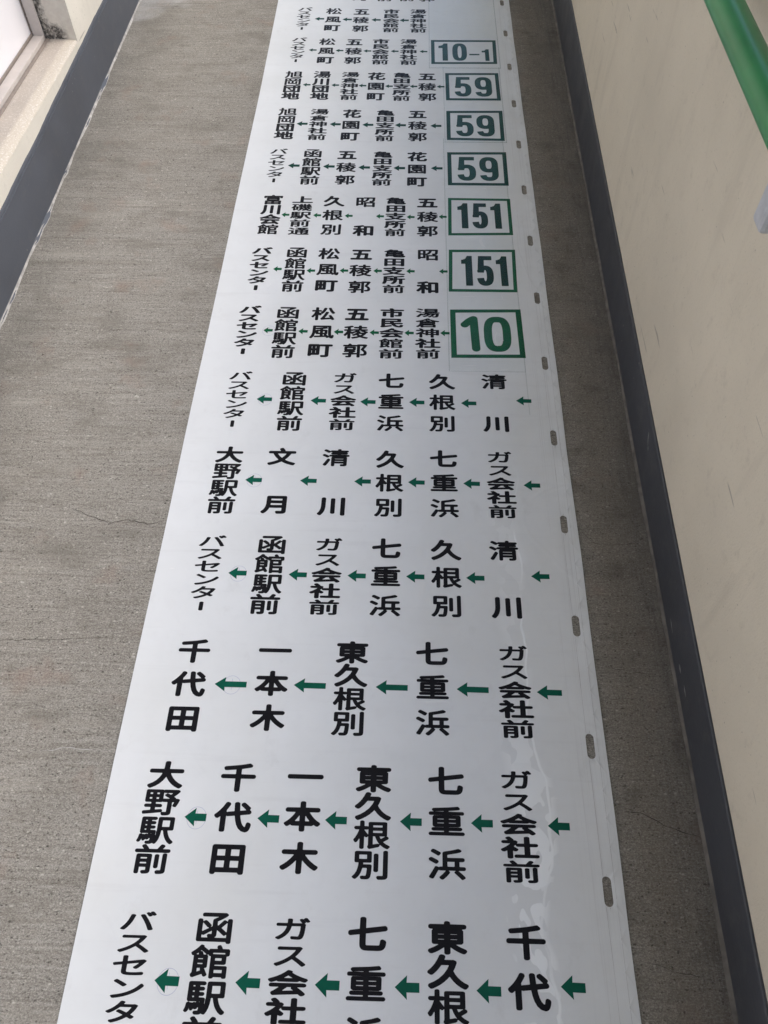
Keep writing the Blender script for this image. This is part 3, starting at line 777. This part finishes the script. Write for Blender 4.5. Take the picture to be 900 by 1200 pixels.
def simplify(L, tol):
    """Ramer-Douglas-Peucker on a closed loop"""
    n = len(L)
    if n < 8: return L
    def rdp(P):
        if len(P) < 3: return P
        a = np.array(P[0]); b = np.array(P[-1]); q = np.array(P[1:-1]); ab = b - a; l = np.hypot(*ab)
        d = np.hypot(*(q - a).T) if l < 1e-9 else np.abs(ab[0] * (q[:, 1] - a[1]) - ab[1] * (q[:, 0] - a[0])) / l
        k = int(d.argmax())
        if d[k] < tol: return [P[0], P[-1]]
        return rdp(P[:k + 2])[:-1] + rdp(P[k + 1:])
    h = n // 2
    return rdp(L[:h + 1])[:-1] + rdp(L[h:] + [L[0]])[:-1]
def fill(loops):
    pts, edges = [], []
    for L in loops:
        b = len(pts); pts += [Vector(p) for p in L]
        edges += [(b + i, b + (i + 1) % len(L)) for i in range(len(L))]
    return cdt(pts, edges, loops, 1e-7)
txt_c = bpy.data.curves.new("glyph_source", 'FONT'); txt_c.fill_mode = 'NONE'; txt_c.resolution_u = 5
txt_o = bpy.data.objects.new("glyph_source", txt_c); C.objects.link(txt_o)
def outline(ch):
    txt_c.body = ch; bpy.context.view_layer.update()
    ev = txt_o.evaluated_get(bpy.context.evaluated_depsgraph_get()); me = ev.to_mesh()
    v = np.array([tuple(p.co)[:2] for p in me.vertices]); e = np.array([tuple(q.vertices) for q in me.edges])
    ev.to_mesh_clear(); return v, e
DENSE = set("風松昭館駅稜郭亀湯磯通園倉富野函重根別神前旭岡浜清")
KANA = set("バスセンターガ")
GLY = {}
def glyph(ch, bold=0.0):
    key = (ch, bold)
    if key in GLY: return GLY[key]
    if ch == "ー":       # written vertically
        L = []
        for cy, a0 in ((0.74, 0), (0.24, math.pi)):
            for i in range(10):
                a = a0 + math.pi * i / 9; L.append((0.5 + (0.072 + bold * 0.8) * math.cos(a), cy + 0.07 * math.sin(a)))
        GLY[key] = fill([L]); return GLY[key]
    v, e = outline(ch)
    v = v - np.array([0.0, -0.12])         # em box of the CJK face runs -0.12 .. 0.88
    er = 0.012
    gr = 0.040 if ch not in DENSE else 0.027
    if ch in KANA: gr = 0.026
    if ch in "一七川千木大本田代": gr = 0.039
    gr += bold
    A, B = v[e[:, 0]], v[e[:, 1]]
    d = seg_dist(A, B, GX, GY); S = np.where(inside(A, B, GX, GY), -d, d)
    loops = contour(S + er)
    A2 = np.array([p for L in loops for p in L]); B2 = np.array([p for L in loops for p in (L[1:] + L[:1])])
    d2 = seg_dist(A2, B2, GX, GY); S2 = np.where(S + er < 0, -d2, d2)
    loops = [simplify(L, 0.0025) for L in contour(S2 - (er + gr))]
    GLY[key] = fill([L for L in loops if len(L) > 2])
    return GLY[key]

HGT = {2: 0.0455, 3: 0.0455, 4: 0.0425, 5: 0.0315, 6: 0.0285}
PIT = {3: 0.0597, 4: 0.0421, 5: 0.0334, 6: 0.0276}
def station(text, x, y, pitch, emw, bold=0.0):
    n = len(text); V, F = [], []
    p = 0.5 * pitch + 0.5 * PIT[n]; h = HGT[n]
    for k, ch in enumerate(text):
        if ch == " ": continue
        gv, gf = glyph(ch, bold if ch in KANA else 0.0)
        cy = y - k * p
        w = emw * (0.94 if ch in KANA else 1.0) * (1 + 0.02 * nz(x * 31, k, y * 17))
        hh = h * (1 + 0.02 * nz(x * 13, k, y * 29))
        jx = 0.0006 * nz(x * 50, k * 3, y * 9)
        b = len(V)
        V += [(x + jx + (gx_ - 0.5) * w, cy + (gy_ - 0.5) * hh) for gx_, gy_ in gv]
        F += [tuple(b + i for i in f) for f in gf]
    return printed("station_name", V, F, BLACK, label="black lettering reading " + text.replace(" ", ""))

def arrow(x, y, l, big, mat, tilt):
    h = big; t = h * 0.40; hd = min(l * 0.50, big * 0.72)
    P_ = [(-l / 2, 0), (-l / 2 + hd, h / 2), (-l / 2 + hd * 0.96, t / 2), (l / 2, t / 2), (l / 2, -t / 2), (-l / 2 + hd * 0.96, -t / 2), (-l / 2 + hd, -h / 2)]
    c, s = math.cos(tilt), math.sin(tilt)
    return printed("route_arrow", [(x + c * a - s * b, y + s * a + c * b) for a, b in P_], [(0, 6, 5), (0, 5, 2), (0, 2, 1), (2, 5, 4), (2, 4, 3)], mat)

# ---- bold condensed numerals drawn from thick strokes
def thick(path, t):
    Pn = np.array(path, float); T = np.gradient(Pn, axis=0); T /= np.maximum(np.hypot(*T.T), 1e-9)[:, None]
    Nn = np.c_[-T[:, 1], T[:, 0]] * t / 2
    return np.concatenate([Pn + Nn, (Pn - Nn)[::-1]])
def sup(cx, cy, rx, ry, a0, a1, n=40, p=2.6):
    o = []
    for i in range(n + 1):
        a = math.radians(a0 + (a1 - a0) * i / n); c, s = math.cos(a), math.sin(a)
        o.append((cx + rx * math.copysign(abs(c) ** (2 / p), c), cy + ry * math.copysign(abs(s) ** (2 / p), s)))
    return o
def digit(ch, w, h, t):
    """polygons (possibly overlapping) in metres, origin bottom left"""
    if ch == "1":
        return [np.array([(w - t, 0), (w, 0), (w, h), (w - t * 0.72, h), (w - t * 1.0, h * 0.90), (w - t * 1.45, h * 0.865), (0, h * 0.86), (0, h * 0.735), (w - t, h * 0.735)])]
    if ch == "5":
        ry = h * 0.335
        return [np.array([(w * 0.13, h), (w * 0.93, h), (w * 0.93, h - t * .92), (w * 0.13, h - t * .92)]),
                np.array([(w * 0.13, h), (w * 0.13 + t * .82, h), (w * 0.10 + t * .82, h * 0.44), (w * 0.05, h * 0.44)]),
                thick(sup(w / 2, ry, w / 2 - t / 2, ry - t / 2, 158, -166), t)]
    if ch == "9":
        ry = h * 0.325
        up_ = thick(sup(w / 2, h - ry, w / 2 - t / 2, ry - t / 2, 0, 359.9, 70), t)
        rr = h * 0.30
        hook = [(w - t / 2, h - ry), (w - t / 2, h * 0.5), (w - t / 2, rr + 0.001)] + sup(w / 2, rr, w / 2 - t / 2, rr - t / 2, 0, -166)[1:]
        return [up_, thick(hook, t)]
    if ch == "0":
        return [thick(sup(w / 2, h / 2, w / 2 - t / 2, h / 2 - t / 2, 0, 359.9, 90, 2.9), t)]
    if ch == "-":
        return [np.array([(0, 0), (w, 0), (w, t), (0, t)])]
def sdf_union(polys, r, w, h):
    nx = max(24, int(w / 0.0007)); ny = max(24, int(h / 0.0007)); mg = 0.008
    xs_ = np.linspace(-mg, w + mg, nx); ys_ = np.linspace(-mg, h + mg, ny)
    X, Y = np.meshgrid(xs_, ys_); S = np.full(X.shape, 9.0)
    for Pn in polys:
        A = np.asarray(Pn); B = np.roll(A, -1, axis=0)
        d = seg_dist(A, B, X, Y); S = np.minimum(S, np.where(inside(A, B, X, Y), -d, d))
    L = [simplify(l, 0.00012) for l in contour(S - r, xs_, ys_)]
    return fill([l for l in L if len(l) > 2])
def capsule(path, r, w, h):
    A = np.array(path[:-1], float); B = np.array(path[1:], float)
    nx, ny = 110, 150; mg = 0.012
    xs_ = np.linspace(-mg, w + mg, nx); ys_ = np.linspace(-mg, h + mg, ny)
    X, Y = np.meshgrid(xs_, ys_)
    S = seg_dist(A, B, X, Y) - r
    return fill([simplify(l, 0.00012) for l in contour(S, xs_, ys_)])
DC = {}
def digit_fill(ch, w, h, t, r=0.0007):
    k = (ch, round(w, 4), round(h, 4), round(t, 4))
    if k not in DC: DC[k] = sdf_union(digit(ch, w, h, t), r, w, h)
    return DC[k]

def number_box(corners, kind, p0, p1):
    (ax, ay), (bx, by), (cx, cy), (dx, dy) = corners           # TL TR BR BL
    tx, ty = (0.0105, 0.0100) if kind in ("ten",) else ((0.0088, 0.0095) if kind == "151" else (0.0112, 0.0115))
    if kind == "ten": tx, ty = 0.0125, 0.0105
    V = [(ax, ay), (bx, by), (cx, cy), (dx, dy), (ax + tx, ay - ty), (bx - tx, by - ty), (cx - tx, cy + ty), (dx + tx, dy + ty)]
    F = [(0, 4, 5, 1), (1, 5, 6, 2), (2, 6, 7, 3), (3, 7, 4, 0)]
    mat = GREEN_BOX if kind in ("ten", "151") else GREEN_TEAL
    nm = {"ten": "10"}.get(kind, kind)
    o = printed("route_number_box", V, F, mat, label="green outlined box with route number " + nm)
    x0, y1 = p0; x1, y0 = p1; W, H = x1 - x0, y1 - y0
    items = []
    if kind == "ten":
        r = 0.0096
        one = [(r, H * 0.80), (W * 0.20, H * 0.885), (W * 0.255, H - r), (W * 0.295, H - r), (W * 0.30, r)]
        one = [(r, H * 0.76), (W * 0.17, H * 0.86), (W * 0.24, H - r), (W * 0.265, H * 0.93), (W * 0.29, r)]
        items.append((0, 0, capsule(one, r, W, H)))
        z = sup(0, 0, W * 0.272 - r, H / 2 - r, 0, 360, 60, 3.0)
        z = [(W * 0.728 + a, H / 2 + b) for a, b in z]
        items.append((0, 0, capsule(z, r * 0.98, W, H)))
        m_ = GREEN_BOX
    elif kind == "151":
        t = 0.0155
        for ch, xx, ww in (("1", 0.0, 0.0255), ("5", W * 0.335, 0.0395), ("1", W - 0.0255, 0.0255)):
            items.append((xx, 0, digit_fill(ch, ww, H, t)))
        m_ = GREEN_DARK
    elif kind == "59":
        t = 0.0162
        for ch, xx, ww in (("5", 0.0, 0.0500), ("9", W - 0.0500, 0.0500)):
            items.append((xx, 0, digit_fill(ch, ww, H, t)))
        m_ = GREEN_TEAL
    else:
        t = 0.0155
        items += [(0.0, 0, digit_fill("1", 0.028, H, t)), (0.044, 0, digit_fill("0", 0.045, H, t)),
                  (0.0975, H * 0.32, digit_fill("-", 0.031, 0.012, 0.0070)), (W - 0.0215, 0, digit_fill("1", 0.0215, H * 0.66, 0.0115))]
        m_ = GREEN_TEAL
    V, F = [], []
    for xx, yy_, (gv, gf) in items:
        b = len(V); V += [(x0 + xx + a, y0 + yy_ + c) for a, c in gv]; F += [tuple(b + i for i in f) for f in gf]
    n_ = printed("route_number", V, F, m_, parent=o, label="number " + nm)
    return o

for ri, (emw, cols, arrs, bx) in enumerate(ROWS):
    emw = 0.0575 if ri < 7 else 0.0560
    bold = 0.016 if ri in (6, 7) else 0.0
    for (t, x, y, p) in cols: station(t, x, y, p, emw, bold)
    for k, (x, y, l) in enumerate(arrs):
        big = {0: 0.0295, 1: 0.0275, 2: 0.0255, 3: 0.0255, 4: 0.0255, 5: 0.0260}.get(ri, 0.0205 if ri in (6, 7, 8, 11, 12) else 0.0265)
        mat = GREEN_ARROW if ri < 6 else (GREEN_BOX if ri in (6, 7, 8) else GREEN_TEAL)
        arrow(x, y, l, big, mat, math.radians(1.2 * nz(x * 20, y * 20) - 0.6))
        if k == 0 and ri in (0, 1, 2, 3, 4, 5, 6):      # pencilled registration ring
            V, F = [], []
            rr = 0.0145
            for i in range(48):
                a = 2 * math.pi * i / 48
                for q in (rr, rr + 0.0006): V.append((x + 0.002 + q * math.cos(a), y - 0.001 + q * 1.1 * math.sin(a)))
            for i in range(48):
                j = (i + 1) % 48; F.append((2 * i, 2 * i + 1, 2 * j + 1, 2 * j))
            b = len(V)
            V += [(x + 0.002, y + 0.010), (x + 0.0026, y + 0.010), (x + 0.0026, y - 0.010), (x + 0.002, y - 0.010)]
            F.append((b, b + 1, b + 2, b + 3))
            printed("pencil_ring", V, F, PENCIL, dz=PZ * 0.5)
    if bx: number_box(*bx)

# clear film stuck over the number boxes, in overlapping lengths
def film(x0, x1, y0, y1, dz):
    V, F = [], []
    nx_, ny_ = 8, max(2, int((y1 - y0) / 0.02))
    for j in range(ny_ + 1):
        for i in range(nx_ + 1):
            x = x0 + (x1 - x0) * i / nx_; y = y0 + (y1 - y0) * j / ny_
            V.append((x, y))
    for j in range(ny_):
        for i in range(nx_):
            a = j * (nx_ + 1) + i; F.append((a, a + 1, a + nx_ + 2, a + nx_ + 1))
    o = printed("clear_film", V, F, FILM, dz=dz)
    for p in o.data.polygons: p.use_smooth = True
    return o
film(0.0985, 0.268, 1.243, 2.155, 0.00055)
film(0.103, 0.279, 2.135, 2.552, 0.00080)
film(0.060, 0.284, 2.545, 3.12, 0.00055)
def strip(x0, x1, y0, y1, dz):
    """doubled edge of a length of film"""
    o = film(x0, x1, y0, y1, dz); o.name = "film_edge"; o.data.materials[0] = FILM_EDGE
strip(0.0985, 0.1005, 1.243, 2.155, 0.0007); strip(0.2660, 0.2680, 1.12, 2.155, 0.0007)
strip(0.1030, 0.1045, 2.135, 2.552, 0.0010); strip(0.2765, 0.2795, 2.135, 2.552, 0.0010)
strip(0.0600, 0.0620, 2.545, 3.12, 0.0007); strip(0.2815, 0.2845, 2.545, 3.12, 0.0007)
strip(0.103, 0.266, 1.243, 1.2445, 0.0009); strip(0.103, 0.279, 2.135, 2.139, 0.0012); strip(0.062, 0.282, 2.545, 2.549, 0.0009)
def bubble_glint(cx, cy, r, a0, a1, thick_, sq=1.6):
    """pale crescent painting the glint on air trapped under the film"""
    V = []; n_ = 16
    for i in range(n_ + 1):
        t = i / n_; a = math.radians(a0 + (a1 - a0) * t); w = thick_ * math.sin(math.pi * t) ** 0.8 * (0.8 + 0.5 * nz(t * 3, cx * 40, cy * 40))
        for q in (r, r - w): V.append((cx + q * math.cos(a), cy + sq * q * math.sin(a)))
    printed("air_bubble_glint", V, [(2 * i, 2 * i + 1, 2 * i + 3, 2 * i + 2) for i in range(n_)], GLINT, dz=0.0011)
bubble_glint(0.194, 1.694, 0.0105, 85, 290, 0.0085, 1.9)
bubble_glint(0.214, 1.345, 0.010, 100, 250, 0.003, 2.4)
bubble_glint(0.222, 1.330, 0.006, 60, 200, 0.0022, 2.2)
bubble_glint(0.205, 1.905, 0.009, 20, 140, 0.0025, 1.8)
bubble_glint(0.232, 2.58, 0.012, 10, 170, 0.0025, 1.2)
bubble_glint(0.200, 2.79, 0.014, 200, 350, 0.0030, 1.3)
bubble_glint(0.236, 1.49, 0.008, 120, 240, 0.0022, 2.0)
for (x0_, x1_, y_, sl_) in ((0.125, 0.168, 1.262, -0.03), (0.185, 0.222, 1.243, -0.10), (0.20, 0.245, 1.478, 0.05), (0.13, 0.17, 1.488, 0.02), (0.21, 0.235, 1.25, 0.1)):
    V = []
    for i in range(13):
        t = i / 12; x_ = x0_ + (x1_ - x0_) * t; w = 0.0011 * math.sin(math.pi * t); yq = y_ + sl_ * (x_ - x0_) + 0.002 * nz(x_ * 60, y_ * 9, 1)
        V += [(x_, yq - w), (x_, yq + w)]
    printed("wrinkle_glint", V, [(2 * i, 2 * i + 2, 2 * i + 3, 2 * i + 1) for i in range(12)], GLINT, dz=0.0011)  # white streaks, painted highlights along wrinkles of the film

# creases of the hem: thin rubbed lines from slot to slot
def line(x, y0, y1, w, mat=CREASE):
    n_ = max(2, int((y1 - y0) / 0.02)); V = []
    for i in range(n_ + 1):
        y = y0 + (y1 - y0) * i / n_; q = x + 0.0005 * nz(y * 12, x * 90, 3); ww = w * (0.5 + abs(nz(y * 18, x * 40, 8)) * 1.6)
        V += [(q - ww, y), (q + ww, y)]
    printed("hem_crease", V, [(2 * i, 2 * i + 1, 2 * i + 3, 2 * i + 2) for i in range(n_)], mat, dz=0.00012)
for (sx, sy), (sx2, sy2) in zip(SLOTS, SLOTS[1:]):
    line(sx + 0.001, sy + 0.0215, sy2 - 0.0215, 0.00036 if sy < 1.2 else 0.00028)
    if sy < 1.3:
        line(sx - 0.0045, sy + 0.021, sy2 - 0.021, 0.00020)
        line(0.3232, sy - 0.01, sy2 - 0.012, 0.00020)

bpy.data.objects.remove(txt_o, do_unlink=True); bpy.data.curves.remove(txt_c)
